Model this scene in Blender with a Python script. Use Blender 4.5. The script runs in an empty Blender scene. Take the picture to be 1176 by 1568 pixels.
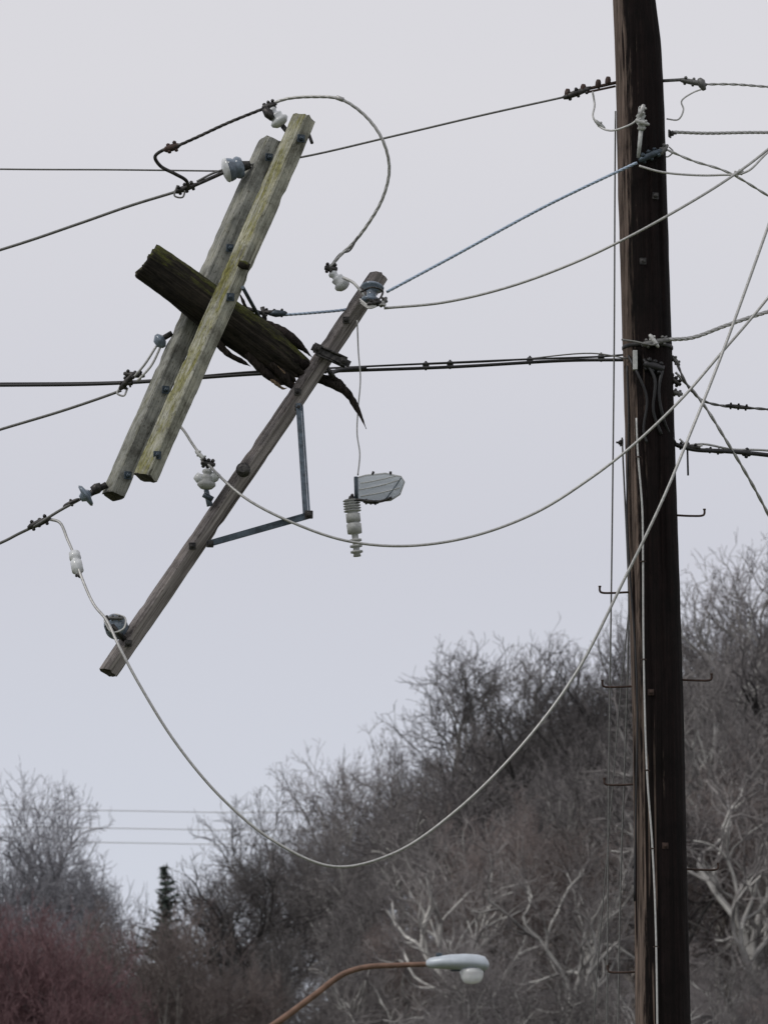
import bpy, math, random
import numpy as np
from mathutils import Vector, Matrix, noise
random.seed(7); np.random.seed(7)
scene = bpy.context.scene
# ------------------------------------------------------------------ camera
CAM = Vector((0, 0, 1.7)); TH = math.radians(9.3); F = 10000.0
FW = Vector((0, math.cos(TH), math.sin(TH))); UP = Vector((0, -math.sin(TH), math.cos(TH)))
cd = bpy.data.cameras.new("camera"); cam = bpy.data.objects.new("camera", cd)
scene.collection.objects.link(cam); scene.camera = cam
cam.location = CAM; cam.rotation_euler = (math.pi/2 + TH, 0, 0)
cd.sensor_fit = 'VERTICAL'; cd.sensor_height = 36; cd.sensor_width = 36
cd.lens = 36*F/1568.0; cd.clip_start = 0.5; cd.clip_end = 8000
cd.dof.use_dof = True; cd.dof.focus_distance = 40.2; cd.dof.aperture_fstop = 12
U = 0.00405      # metres subtended by one survey unit at 40 m
def P(px, py, dy=0.0, base=40.0):
    d = FW + Vector((1, 0, 0))*((px-588)/F) + UP*((784-py)/F)
    return CAM + d*((base+dy)/d.y)
# ------------------------------------------------------------------ materials
def newmat(name):
    m = bpy.data.materials.new(name); m.use_nodes = True
    nt = m.node_tree; b = nt.nodes['Principled BSDF']
    return m, nt, b
def N(nt, t, **kw):
    n = nt.nodes.new(t)
    for k, v in kw.items():
        if k in n.inputs: n.inputs[k].default_value = v
        else: setattr(n, k, v)
    return n
def ramp(nt, stops):
    r = nt.nodes.new('ShaderNodeValToRGB'); e = r.color_ramp.elements
    while len(e) < len(stops): e.new(0.5)
    for i, (p, c) in enumerate(stops):
        e[i].position = p; e[i].color = (*c, 1) if len(c) == 3 else c
    return r
def simple(name, col, rough=0.6, metal=0.0, var=0.25, scale=40, bump=0.15, col2=None):
    m, nt, b = newmat(name); L = nt.links
    tc = N(nt, 'ShaderNodeTexCoord')
    n = N(nt, 'ShaderNodeTexNoise', Scale=scale, Detail=5.0, Roughness=0.65)
    L.new(tc.outputs['Object'], n.inputs['Vector'])
    c1 = tuple(max(0, c*(1-var)) for c in col); c2 = col2 or tuple(min(1, c*(1+var)) for c in col)
    r = ramp(nt, [(0.35, c1), (0.68, c2)])
    L.new(n.outputs['Fac'], r.inputs['Fac']); L.new(r.outputs['Color'], b.inputs['Base Color'])
    b.inputs['Roughness'].default_value = rough; b.inputs['Metallic'].default_value = metal
    if bump:
        bp = N(nt, 'ShaderNodeBump', Strength=bump, Distance=0.004)
        L.new(n.outputs['Fac'], bp.inputs['Height']); L.new(bp.outputs['Normal'], b.inputs['Normal'])
    return m
def wood(name, dark, mid, light, moss=None, mossamt=0.5, grain=60, zs=1.2, rough=0.9, mossaxis=None, side=None, sidecol=None, band=1.05, dist=0.008, moss2=None, bigs=5.0):
    m, nt, b = newmat(name); L = nt.links
    tc = N(nt, 'ShaderNodeTexCoord')
    mp = N(nt, 'ShaderNodeMapping'); mp.inputs['Scale'].default_value = (1, 1, zs/grain)
    L.new(tc.outputs['Object'], mp.inputs['Vector'])
    g = N(nt, 'ShaderNodeTexNoise', Scale=float(grain), Detail=8.0, Roughness=0.7, Distortion=0.4)
    L.new(mp.outputs[0], g.inputs['Vector'])
    r = ramp(nt, [(0.32, dark), (0.46, mid), (0.66, light)])
    L.new(g.outputs['Fac'], r.inputs['Fac'])
    big = N(nt, 'ShaderNodeTexNoise', Scale=bigs, Detail=5.0, Roughness=0.7)
    L.new(tc.outputs['Object'], big.inputs['Vector'])
    rb = ramp(nt, [(0.36, (0.45, 0.44, 0.43)), (0.5, (0.9, 0.9, 0.9)), (0.65, (1.2, 1.17, 1.12))])
    L.new(big.outputs['Fac'], rb.inputs['Fac'])
    mul = N(nt, 'ShaderNodeMixRGB', blend_type='MULTIPLY'); mul.inputs[0].default_value = 1
    L.new(r.outputs['Color'], mul.inputs[1]); L.new(rb.outputs['Color'], mul.inputs[2])
    sp = N(nt, 'ShaderNodeTexNoise', Scale=110.0, Detail=3.0); mps = N(nt, 'ShaderNodeMapping'); mps.inputs['Scale'].default_value = (1, 1, 0.35)
    L.new(tc.outputs['Object'], mps.inputs['Vector']); L.new(mps.outputs[0], sp.inputs['Vector'])
    rs = ramp(nt, [(0.33, (0.35, 0.33, 0.3)), (0.42, (1, 1, 1))]); L.new(sp.outputs['Fac'], rs.inputs['Fac'])
    mu2 = N(nt, 'ShaderNodeMixRGB', blend_type='MULTIPLY'); mu2.inputs[0].default_value = .8
    L.new(mul.outputs[0], mu2.inputs[1]); L.new(rs.outputs['Color'], mu2.inputs[2])
    out = mu2.outputs[0]
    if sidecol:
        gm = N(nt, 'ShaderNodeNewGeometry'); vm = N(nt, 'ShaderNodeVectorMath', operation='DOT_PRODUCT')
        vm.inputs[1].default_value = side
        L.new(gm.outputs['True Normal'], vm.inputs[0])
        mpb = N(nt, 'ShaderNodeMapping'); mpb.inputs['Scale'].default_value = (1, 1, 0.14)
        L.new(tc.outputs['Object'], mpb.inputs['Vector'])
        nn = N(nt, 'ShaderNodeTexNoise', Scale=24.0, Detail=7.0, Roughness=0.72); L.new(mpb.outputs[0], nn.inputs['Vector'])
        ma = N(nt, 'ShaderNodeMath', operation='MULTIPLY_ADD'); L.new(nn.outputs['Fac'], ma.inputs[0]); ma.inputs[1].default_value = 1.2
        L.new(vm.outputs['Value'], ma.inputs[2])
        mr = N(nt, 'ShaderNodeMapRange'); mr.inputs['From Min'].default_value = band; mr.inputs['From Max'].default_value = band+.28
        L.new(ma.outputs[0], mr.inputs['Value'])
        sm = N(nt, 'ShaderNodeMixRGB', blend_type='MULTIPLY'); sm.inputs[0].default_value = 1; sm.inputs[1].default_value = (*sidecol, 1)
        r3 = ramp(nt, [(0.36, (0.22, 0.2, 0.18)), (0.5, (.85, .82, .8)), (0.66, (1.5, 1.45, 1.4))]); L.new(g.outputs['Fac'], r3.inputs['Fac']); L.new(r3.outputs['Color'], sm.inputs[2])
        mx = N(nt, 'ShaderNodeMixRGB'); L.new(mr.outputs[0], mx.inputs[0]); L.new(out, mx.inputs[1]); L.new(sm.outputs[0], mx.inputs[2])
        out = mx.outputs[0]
    if moss:
        mm = N(nt, 'ShaderNodeMapping'); mm.inputs['Scale'].default_value = (1, 1, 0.22)
        L.new(tc.outputs['Object'], mm.inputs['Vector'])
        mn = N(nt, 'ShaderNodeTexNoise', Scale=18.0, Detail=9.0, Roughness=0.8); L.new(mm.outputs[0], mn.inputs['Vector'])
        gm = N(nt, 'ShaderNodeNewGeometry'); vm = N(nt, 'ShaderNodeVectorMath', operation='DOT_PRODUCT')
        vm.inputs[1].default_value = mossaxis or (-0.3, 0, 0.5); L.new(gm.outputs['Normal'], vm.inputs[0])
        ma = N(nt, 'ShaderNodeMath', operation='MULTIPLY_ADD'); L.new(vm.outputs['Value'], ma.inputs[0]); ma.inputs[1].default_value = 0.3
        L.new(mn.outputs['Fac'], ma.inputs[2])
        mr = N(nt, 'ShaderNodeMapRange'); mr.inputs['From Min'].default_value = 0.70-mossamt*0.2; mr.inputs['From Max'].default_value = 0.84-mossamt*0.2; mr.inputs['To Max'].default_value = .85
        L.new(ma.outputs[0], mr.inputs['Value'])
        mc = ramp(nt, [(0.4, tuple(c*.5 for c in moss)), (0.6, moss), (.8, tuple(c*1.4 for c in moss))]); L.new(sp.outputs['Fac'], mc.inputs['Fac'])
        mx = N(nt, 'ShaderNodeMixRGB'); L.new(mr.outputs[0], mx.inputs[0]); L.new(out, mx.inputs[1]); L.new(mc.outputs['Color'], mx.inputs[2])
        out = mx.outputs[0]
    L.new(out, b.inputs['Base Color']); b.inputs['Roughness'].default_value = rough
    b.inputs['Specular IOR Level'].default_value = 0.2
    bp = N(nt, 'ShaderNodeBump', Strength=0.8, Distance=dist)
    L.new(g.outputs['Fac'], bp.inputs['Height']); L.new(bp.outputs['Normal'], b.inputs['Normal'])
    return m
M_arm = wood("weathered_timber", (0.09, 0.085, 0.06), (0.35, 0.35, 0.29), (0.54, 0.54, 0.47), moss=(0.21, 0.20, 0.045), mossamt=0.82)
M_armb = wood("weathered_timber_grey", (0.07, 0.07, 0.058), (0.26, 0.265, 0.24), (0.39, 0.395, 0.36), moss=(0.13, 0.13, 0.06), mossamt=0.35)
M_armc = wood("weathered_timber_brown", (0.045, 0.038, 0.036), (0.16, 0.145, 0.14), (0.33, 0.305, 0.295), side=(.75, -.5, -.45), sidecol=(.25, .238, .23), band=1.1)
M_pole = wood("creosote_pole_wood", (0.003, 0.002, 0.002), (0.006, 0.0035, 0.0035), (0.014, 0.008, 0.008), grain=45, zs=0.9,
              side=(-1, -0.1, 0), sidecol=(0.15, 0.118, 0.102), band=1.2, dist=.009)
M_stub = wood("old_pole_wood", (0.005, 0.004, 0.003), (0.018, 0.016, 0.012), (0.05, 0.042, 0.033), moss=(0.10, 0.11, 0.022), mossamt=0.34, mossaxis=(0.1, -.15, 0.95), dist=.02)
M_fresh = wood("fresh_split_wood", (0.06, 0.04, 0.025), (0.20, 0.145, 0.095), (0.34, 0.26, 0.18))
M_endg = wood("end_grain", (0.015, 0.015, 0.01), (0.05, 0.05, 0.025), (0.10, 0.10, 0.05), zs=40)
M_arme = wood("arm_end_grain", (0.02, 0.018, 0.016), (0.07, 0.065, 0.058), (0.13, 0.12, 0.11), zs=40)
M_alu = simple("aluminium_wire", (0.42, 0.42, 0.41), 0.45, 0.4, 0.22, 60)
M_aludk = simple("weathered_wire", (0.15, 0.15, 0.145), 0.55, 0.4, 0.3, 60)
M_pale = simple("pale_wire", (0.52, 0.52, 0.51), 0.5, 0.2, 0.2, 60)
M_blue = simple("blue_coated_grip", (0.36, 0.44, 0.55), 0.4, 0.3, 0.15, 50)
M_blk = simple("black_cable", (0.014, 0.014, 0.016), 0.55, 0, 0.3, 40)
M_steel = simple("galvanised_steel", (0.06, 0.08, 0.10), 0.5, 0.5, 0.45, 25)
M_hw = simple("dark_hardware", (0.028, 0.028, 0.031), 0.5, 0.6, 0.5, 40, col2=(0.10, 0.095, 0.09))
M_rust = simple("rusty_steel", (0.06, 0.037, 0.03), 0.8, 0.2, 0.4, 40)
M_porc = simple("white_porcelain", (0.60, 0.62, 0.63), 0.2, 0, 0.2, 25, 0.0)
M_gporc = simple("grey_glazed_porcelain", (0.16, 0.20, 0.25), 0.12, 0, 0.4, 20, 0.0)
M_poly = simple("grey_polymer", (0.42, 0.43, 0.42), 0.5, 0, 0.25, 30)
M_lamp = simple("lamp_housing_paint", (0.46, 0.51, 0.56), 0.4, 0.1, 0.12, 8)
M_arc = simple("lamp_arm_rusted", (0.20, 0.12, 0.085), 0.7, 0.2, 0.3, 8)
m, nt, b = newmat("lamp_glass"); b.inputs['Base Color'].default_value = (0.85, 0.87, 0.88, 1); b.inputs['Roughness'].default_value = 0.12
b.inputs['Transmission Weight'].default_value = 0.35; M_glass = m
m, nt, b = newmat("clear_polymer_sheet"); b.inputs['Base Color'].default_value = (0.55, 0.59, 0.62, 1); b.inputs['Roughness'].default_value = 0.35
b.inputs['Transmission Weight'].default_value = 0.45; b.inputs['IOR'].default_value = 1.1; M_clear = m
# ------------------------------------------------------------------ mesh builder
def smoothpts(pts, n=8):
    pts = [Vector(p) for p in pts]
    if len(pts) < 3: 
        a, b_ = pts; return [a.lerp(b_, i/n) for i in range(n+1)]
    q = [pts[0]*2-pts[1]] + pts + [pts[-1]*2-pts[-2]]; out = []
    for i in range(1, len(q)-2):
        p0, p1, p2, p3 = q[i-1:i+3]
        t0 = 0; t1 = t0+max((p1-p0).length, 1e-5)**.5; t2 = t1+max((p2-p1).length, 1e-5)**.5; t3 = t2+max((p3-p2).length, 1e-5)**.5
        for k in range(n):
            t = t1+(t2-t1)*k/n
            A1 = p0*((t1-t)/(t1-t0))+p1*((t-t0)/(t1-t0)); A2 = p1*((t2-t)/(t2-t1))+p2*((t-t1)/(t2-t1)); A3 = p2*((t3-t)/(t3-t2))+p3*((t-t2)/(t3-t2))
            B1 = A1*((t2-t)/(t2-t0))+A2*((t-t0)/(t2-t0)); B2 = A2*((t3-t)/(t3-t1))+A3*((t-t1)/(t3-t1))
            out.append(B1*((t2-t)/(t2-t1))+B2*((t-t1)/(t2-t1)))
    out.append(pts[-1].copy()); return out
def frame(d):
    d = d.normalized(); a = Vector((0, 0, 1)) if abs(d.z) < 0.9 else Vector((1, 0, 0))
    x = a.cross(d).normalized(); return x, d.cross(x).normalized(), d
class MB:
    def __init__(s): s.v = []; s.f = []; s.m = []; s.mats = []; s.sm = []
    def mi(s, mat):
        if mat not in s.mats: s.mats.append(mat)
        return s.mats.index(mat)
    def tube(s, pts, r, mat, sides=8, cap=True):
        pts = [Vector(p) for p in pts]; n = len(pts); rr = r if isinstance(r, (list, tuple)) else [r]*n
        k = s.mi(mat); x, y, _ = frame(pts[1]-pts[0]); base = len(s.v); prev = None
        for i, p in enumerate(pts):
            d = (pts[min(i+1, n-1)]-pts[max(i-1, 0)])
            if d.length < 1e-9: d = prev or Vector((0, 0, 1))
            d.normalize(); prev = d
            x = (x-d*x.dot(d)).normalized(); y = d.cross(x)
            for j in range(sides):
                a = 2*math.pi*j/sides; s.v.append(p+(x*math.cos(a)+y*math.sin(a))*rr[i])
        for i in range(n-1):
            for j in range(sides):
                a = base+i*sides+j; b_ = base+i*sides+(j+1) % sides
                s.f.append((a, b_, b_+sides, a+sides)); s.m.append(k); s.sm.append(True)
        if cap:
            s.f.append(tuple(base+j for j in range(sides))[::-1]); s.m.append(k); s.sm.append(False)
            s.f.append(tuple(base+(n-1)*sides+j for j in range(sides))); s.m.append(k); s.sm.append(False)
    def wire(s, pts, r, mat, n=8, sides=8): s.tube(smoothpts(pts, n), r, mat, sides)
    def strands(s, pts, R, mat, cnt=2, pitch=0.12, n=8, rs=None, off=.38):
        sp = smoothpts(pts, n); L = [0]
        for a, b_ in zip(sp, sp[1:]): L.append(L[-1]+(b_-a).length)
        tot = L[-1]; steps = min(900, max(8, int(tot/pitch*8))); cp = []
        j = 0
        for i in range(steps+1):
            t = tot*i/steps
            while j < len(L)-2 and L[j+1] < t: j += 1
            u = (t-L[j])/max(1e-6, L[j+1]-L[j]); cp.append((sp[j].lerp(sp[j+1], u), t))
        x = frame(cp[1][0]-cp[0][0])[0]
        res = [[] for _ in range(cnt)]
        for i, (p, t) in enumerate(cp):
            d = (cp[min(i+1, steps)][0]-cp[max(i-1, 0)][0]).normalized(); x = (x-d*x.dot(d)).normalized(); y = d.cross(x)
            for c in range(cnt):
                a = 2*math.pi*(t/pitch+c/cnt); res[c].append(p+(x*math.cos(a)+y*math.sin(a))*R*off)
        for c in range(cnt): s.tube(res[c], rs or R*0.62, mat, 5)
    def lathe(s, p0, p1, prof, mat, sides=24):
        p0 = Vector(p0); p1 = Vector(p1); x, y, d = frame(p1-p0); k = s.mi(mat); base = len(s.v)
        for t, r in prof:
            c = p0.lerp(p1, t)
            for j in range(sides):
                a = 2*math.pi*j/sides; s.v.append(c+(x*math.cos(a)+y*math.sin(a))*max(r, 1e-4))
        for i in range(len(prof)-1):
            for j in range(sides):
                a = base+i*sides+j; b_ = base+i*sides+(j+1) % sides
                s.f.append((a, b_, b_+sides, a+sides)); s.m.append(k); s.sm.append(True)
        s.f.append(tuple(base+j for j in range(sides))[::-1]); s.m.append(k); s.sm.append(False)
        s.f.append(tuple(base+(len(prof)-1)*sides+j for j in range(sides))); s.m.append(k); s.sm.append(False)
    def box(s, c, X, Y, Z, hx, hy, hz, mat, ch=0.15):
        k = s.mi(mat); c = Vector(c); base = len(s.v); e = min(hx, hy)*ch
        sec = [(hx-e, hy), (-hx+e, hy), (-hx, hy-e), (-hx, -hy+e), (-hx+e, -hy), (hx-e, -hy), (hx, -hy+e), (hx, hy-e)]
        for z, sc in ((-hz, 0.94), (-hz+e, 1), (hz-e, 1), (hz, 0.94)):
            for a, b_ in sec: s.v.append(c+X*a*sc+Y*b_*sc+Z*z)
        for i in range(3):
            for j in range(8):
                a = base+i*8+j; b2 = base+i*8+(j+1) % 8; s.f.append((a, b2, b2+8, a+8)); s.m.append(k); s.sm.append(False)
        s.f.append(tuple(base+j for j in range(8))[::-1]); s.m.append(k); s.sm.append(False)
        s.f.append(tuple(base+24+j for j in range(8))); s.m.append(k); s.sm.append(False)
    def bar(s, a, b_, w, t, mat, yaxis=Vector((0, 1, 0))):
        a = Vector(a); b_ = Vector(b_); Z = (b_-a).normalized(); X = yaxis.cross(Z).normalized(); Y = Z.cross(X)
        s.box((a+b_)/2, X, Y, Z, w/2, t/2, (b_-a).length/2, mat)
    def bolt(s, p, d, r, h, mat):
        p = Vector(p); x, y, z = frame(d); s.box(p+z*h*0.1, x, y, z, r*1.5, r*1.5, h*0.12, mat)
        s.lathe(p+z*h*0.1, p+z*h*0.7, [(0, r), (0.9, r), (1, r*0.8)], mat, 6)
        s.tube([p, p+z*h*1.2], r*0.45, mat, 8)
    def clamp(s, a, b_, r, mat, nb=3):
        a = Vector(a); b_ = Vector(b_); x, y, z = frame(b_-a); L = (b_-a).length
        s.tube([a, a.lerp(b_, .12), a.lerp(b_, .5), a.lerp(b_, .85), b_], [r*.6, r*1.0, r*1.15, r*.9, r*.5], mat, 10)
        for i in range(nb):
            c = a.lerp(b_, (i+0.7)/(nb+0.4)); w = x*(1.6*(random.random()-.5))+y
            w.normalize()
            s.tube([c-w*r*1.7, c+w*r*1.9], r*0.34, mat, 8)
            s.lathe(c+w*r*1.0, c+w*r*1.6, [(0, r*.68), (1, r*.68)], mat, 6)
            s.lathe(c-w*r*1.5, c-w*r*.9, [(0, r*.62), (1, r*.62)], mat, 6)
    def obj(s, name, parent=None):
        me = bpy.data.meshes.new(name); me.from_pydata([tuple(v) for v in s.v], [], s.f)
        for mt in s.mats: me.materials.append(mt)
        me.polygons.foreach_set('material_index', s.m); me.polygons.foreach_set('use_smooth', s.sm); me.update()
        o = bpy.data.objects.new(name, me); scene.collection.objects.link(o)
        if parent: o.parent = parent
        return o
def empty(name):
    o = bpy.data.objects.new(name, None); scene.collection.objects.link(o); o.empty_display_size = 0.3; return o
def beam(name, A, B, w, d, roll, mat, parent, seed=0):
    A = Vector(A); B = Vector(B); Z = (B-A).normalized(); y0 = Vector((0, -1, 0)); X = y0.cross(Z).normalized(); Y = Z.cross(X)
    X, Y = X*math.cos(roll)+Y*math.sin(roll), -X*math.sin(roll)+Y*math.cos(roll)
    L = (B-A).length; n = 160; hx, hy, e = w/2, d/2, 0.009; v = []; f = []; mi = []
    sec = [(hx, hy-e), (hx-e, hy), (hx*.5, hy), (0, hy), (-hx*.5, hy), (-hx+e, hy), (-hx, hy-e), (-hx, hy*.5), (-hx, 0), (-hx, -hy*.5), (-hx, -hy+e), (-hx+e, -hy), (-hx*.5, -hy), (0, -hy), (hx*.5, -hy), (hx-e, -hy), (hx, -hy+e), (hx, -hy*.5), (hx, 0), (hx, hy*.5)]
    ns = len(sec)
    for i in range(n+1):
        z = L*i/n
        for j, (a, b_) in enumerate(sec):
            q = Vector((a*9, b_*9, z*3+seed*7)); corner = abs(abs(a)-hx) < .012 and abs(abs(b_)-hy) < .012
            k = 1+0.035*noise.noise(q)+0.02*noise.noise(q*4)+0.03*noise.noise(Vector((a*70, b_*70, z*5+seed)))
            if corner:
                c_ = noise.noise(Vector((a*20, b_*20, z*9+seed*3)))
                if c_ > .15: k -= (c_-.15)*.22
            ee = max(0, 1-min(z, L-z)/.06); k -= ee*.03
            zz = z + (0.02*noise.noise(Vector((a*40, b_*40, seed))) if i in (0, n) else 0)
            bow = 0.006*math.sin(z/L*3.1+seed)
            v.append((a*k+bow, b_*k, zz))
    for i in range(n):
        for j in range(ns):
            a = i*ns+j; b_ = i*ns+(j+1) % ns; f.append((a, b_, b_+ns, a+ns)); mi.append(0)
    f.append(tuple(range(ns))[::-1]); mi.append(1); f.append(tuple(n*ns+j for j in range(ns))); mi.append(1)
    me = bpy.data.meshes.new(name); me.from_pydata(v, [], f); me.materials.append(mat); me.materials.append(M_arme)
    me.polygons.foreach_set('material_index', mi); me.update()
    o = bpy.data.objects.new(name, me); scene.collection.objects.link(o)
    R = Matrix((X, Y, Z)).transposed().to_4x4(); o.matrix_world = Matrix.Translation(A) @ R
    o.parent = parent
    return o, X, Y, Z
# ------------------------------------------------------------------ utility pole
pole = empty("utility_pole")
ctrl = [(-190, 966, 32), (0, 971, 33.5), (60, 976, 36), (130, 979, 37), (300, 983, 38), (560, 991, 38), (784, 997, 38.2), (1100, 1007, 39.5), (1568, 1015, 41.5)]
ys = [c[0] for c in ctrl]
pts = []; rad = []
for py in range(-190, 1569, 5):
    pts.append(P(np.interp(py, ys, [c[1] for c in ctrl]), py)); rad.append(float(np.interp(py, ys, [c[2] for c in ctrl]))*U)
last = pts[-1]; dz = last.z+0.3
for i in range(1, 41): pts.append(last+Vector((0.012*i, 0, -dz*i/40))); rad.append(rad[-1]*1.003)
v = []; f = []; S = 72
for i, p in enumerate(pts):
    for j in range(S):
        a = 2*math.pi*j/S; c, s_ = math.cos(a), math.sin(a)
        q = Vector((c*1.5, s_*1.5, p.z*0.5)); k = 1+0.04*noise.noise(q)+0.014*noise.noise(Vector((c*9, s_*9, p.z*0.8)))+0.014*noise.noise(Vector((c*6, s_*6, p.z*7)))
        crack = noise.noise(Vector((c*14, s_*14, p.z*0.55+9)))
        if crack > 0.28: k -= 0.06*(crack-0.28)*5
        v.append(p+Vector((c, s_, 0))*rad[i]*k)
for i in range(len(pts)-1):
    for j in range(S):
        a = i*S+j; b_ = i*S+(j+1) % S; f.append((b_, a, a+S, b_+S))
f.append(tuple(range(S)))
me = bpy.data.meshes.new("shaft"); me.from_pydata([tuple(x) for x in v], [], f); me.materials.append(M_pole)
for p_ in me.polygons: p_.use_smooth = True
o = bpy.data.objects.new("shaft", me); scene.collection.objects.link(o); o.parent = pole
h = MB()
for x0, x1, y in ((958, 918, 907), (966, 922, 1051), (972, 925, 1201), (978, 930, 1488)):
    h.wire([P(x0+14, y), P(x0, y), P((x0+x1)/2, y+1), P(x1+2, y), P(x1, y-3), P(x1, y-9)], 1.7*U, M_rust, 5)
    h.lathe(P(x1, y-8), P(x1, y-10), [(0, 2.3*U), (1, 2.3*U)], M_rust, 8)
for x0, x1, y in ((1034, 1078, 789), (1046, 1089, 1041), (1055, 1099, 1331)):
    h.wire([P(x0-14, y), P(x0, y), P((x0+x1)/2, y+1), P(x1-2, y), P(x1, y-3), P(x1, y-9)], 1.7*U, M_rust, 5)
    h.lathe(P(x1, y-8), P(x1, y-10), [(0, 2.3*U), (1, 2.3*U)], M_rust, 8)
h.obj("pole_steps", pole)
h = MB()
h.wire([P(974, 640, -.16), P(976, 690, -.165), P(983, 780, -.17), P(984, 850, -.17), P(985, 1000, -.175), P(990, 1180, -.178), P(998, 1290, -.18), P(1003, 1400, -.182), P(1006, 1568, -.185), P(1008, 1900, -.19), P(1010, 2500, -.2)], 1.5*U, M_pale, 8)
for yy, xx in ((700, 977), (860, 984), (1010, 985), (1180, 990), (1300, 998), (1450, 1004)): h.tube([P(xx-4, yy, -.17), P(xx, yy-1, -.19), P(xx+4, yy, -.17)], 1.1*U, M_rust, 5)
h.wire([P(960, 560, -.08), P(962, 640, -.09), P(960, 800, -.09), P(975, 1050, -.12), P(973, 1250, -.1), P(971, 1380, -.1)], 1.6*U, M_blk, 8)
h.obj("ground_wire", pole)
h = MB()
h.wire([P(942, 170, -.05), P(941, 300), P(940, 520), P(937, 800), P(935, 950), P(931, 1250), P(929, 1568), P(927, 2000), P(925, 2700)], 1.3*U, M_aludk, 6)
h.wire([P(952, 670, .05), P(962, 900, .1), P(962, 960, .1), P(957, 1150, .1), P(950, 1350, .1), P(946, 1568, .1), P(944, 2000, .1), P(942, 2700, .1)], 1.4*U, M_aludk, 6)
h.wire([P(966, 900, .1), P(948, 1080, .15), P(930, 1300, .2), P(913, 1500, .25), P(905, 1650, .3), P(880, 2700, .4)], 1.0*U, M_aludk, 6)
h.obj("guy_wires", pole)
h = MB()
h.clamp(P(862, 150), P(905, 134), 4.6*U, M_hw, 3)
h.tube([P(900, 136), P(945, 126)], 2.6*U, M_rust, 8); h.tube([P(900, 141), P(942, 132)], 1.8*U, M_rust, 8)
for t in (868, 892, 915, 930): h.lathe(P(t, 151-(t-862)*.3), P(t+1, 138-(t-862)*.3), [(0, 3*U), (.3, 4.6*U), (.7, 4.4*U), (1, 3*U)], M_rust, 8)
h.clamp(P(1040, 122), P(1082, 130), 4*U, M_aludk, 3)
h.tube([P(1010, 124), P(1045, 122)], 2.6*U, M_aludk, 8)
h.lathe(P(1070, 120), P(1078, 138), [(0, 3*U), (.3, 7*U), (.6, 6*U), (1, 3*U)], M_aludk, 10)
h.wire([P(1076, 136), P(1060, 142), P(1043, 155), P(1046, 168), P(1038, 183), P(1020, 182)], 1.3*U, M_pale, 6)
h.wire([P(907, 140), P(910, 160), P(908, 180, -.1), P(918, 194, -.1), P(935, 200, -.15), P(955, 195, -.2), P(972, 186, -.2), P(982, 170, -.2)], 1.6*U, M_pale, 6)
h.clamp(P(910, 184, -.1), P(926, 197, -.1), 2.8*U, M_poly, 1)
h.lathe(P(982, 200, -.22), P(980, 164, -.24), [(0, 4*U), (.1, 7*U), (.2, 4.5*U), (.35, 8*U), (.5, 4.5*U), (.62, 8*U), (.75, 4*U), (1, 3*U)], M_poly, 16)
h.clamp(P(972, 184, -.26), P(994, 191, -.26), 3*U, M_poly, 2); h.clamp(P(985, 160, -.26), P(980, 178, -.26), 3.4*U, M_alu, 2)
h.tube([P(981, 198, -.22), P(977, 242, -.2)], [3.6*U, 3.0*U], M_poly, 10)
h.clamp(P(978, 246, -.2), P(1012, 230, -.16), 5*U, M_steel, 3); h.clamp(P(1008, 236, -.14), P(1022, 222, -.1), 4*U, M_aludk, 2)
h.bolt(P(1024, 205, -.02), Vector((1, -.3, 0)), 4*U, 10*U, M_hw); h.wire([P(1024, 225, 0), P(1030, 232, 0), P(1022, 240, 0), P(1012, 236, -.05)], 1.2*U, M_alu, 6)
h.bolt(P(1003, 300, -.14), Vector((.3, -1, 0)), 3.5*U, 6*U, M_hw); h.bolt(P(984, 400, -.15), Vector((0, -1, 0)), 3.5*U, 6*U, M_hw)
h.obj("top_hardware", pole)
h = MB()
for yy in (533,):
    c = P(991, yy); h.lathe(c-Vector((0, 0, 3*U)), c+Vector((0, 0, 3*U)), [(0, 38.6*U), (.2, 39.5*U), (.8, 39.5*U), (1, 38.6*U)], M_blk, 40)
h.box(P(972, 552, -.16), Vector((1, 0, 0)), Vector((0, 1, 0)), Vector((0, 0, 1)), 3.5*U, 6*U, 15*U, M_poly)
h.clamp(P(982, 528, -.18), P(1024, 520, -.15), 4.4*U, M_aludk, 3); h.clamp(P(994, 512, -.18), P(1008, 532, -.18), 3.2*U, M_pale, 2)
h.wire([P(952, 520, -.1), P(972, 523, -.18), P(1000, 528, -.2), P(1020, 515, -.1)], 1.6*U, M_aludk, 5)
h.clamp(P(1028, 545), P(1040, 560), 3.2*U, M_aludk, 2); h.clamp(P(1022, 575), P(1042, 590), 4.2*U, M_hw, 3); h.clamp(P(1028, 600), P(1045, 604), 3.6*U, M_aludk, 2)
h.wire([P(962, 545, -.1), P(975, 570, -.18), P(990, 610, -.18), P(985, 660, -.17), P(990, 678, -.17)], 2.2*U, M_blk, 6)
h.wire([P(985, 550, -.16), P(1002, 580, -.18), P(1000, 630, -.17), P(1012, 665, -.15)], 2.6*U, M_blk, 6)
h.wire([P(1015, 560, -.15), P(1008, 600, -.17), P(1018, 650, -.13), P(1034, 680, 0)], 2.6*U, M_blk, 6)
h.clamp(P(985, 556, -.17), P(1016, 566, -.15), 6*U, M_blk, 3)
h.clamp(P(1034, 682), P(1072, 686), 3.6*U, M_hw, 3); h.wire([P(1040, 672), P(1055, 684), P(1075, 682)], 1.6*U, M_pale, 5)
h.tube([P(1052, 688), P(1053, 728)], 1.7*U, M_blk, 6)
h.bolt(P(952, 678, -.05), Vector((-1, -.4, 0)), 3.5*U, 8*U, M_hw)
h.bolt(P(996, 1060, -.16), Vector((0, -1, 0)), 3.2*U, 5*U, M_rust); h.bolt(P(1018, 1295, -.16), Vector((0, -1, 0)), 3.2*U, 5*U, M_rust)
h.obj("cable_bracket", pole)
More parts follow.
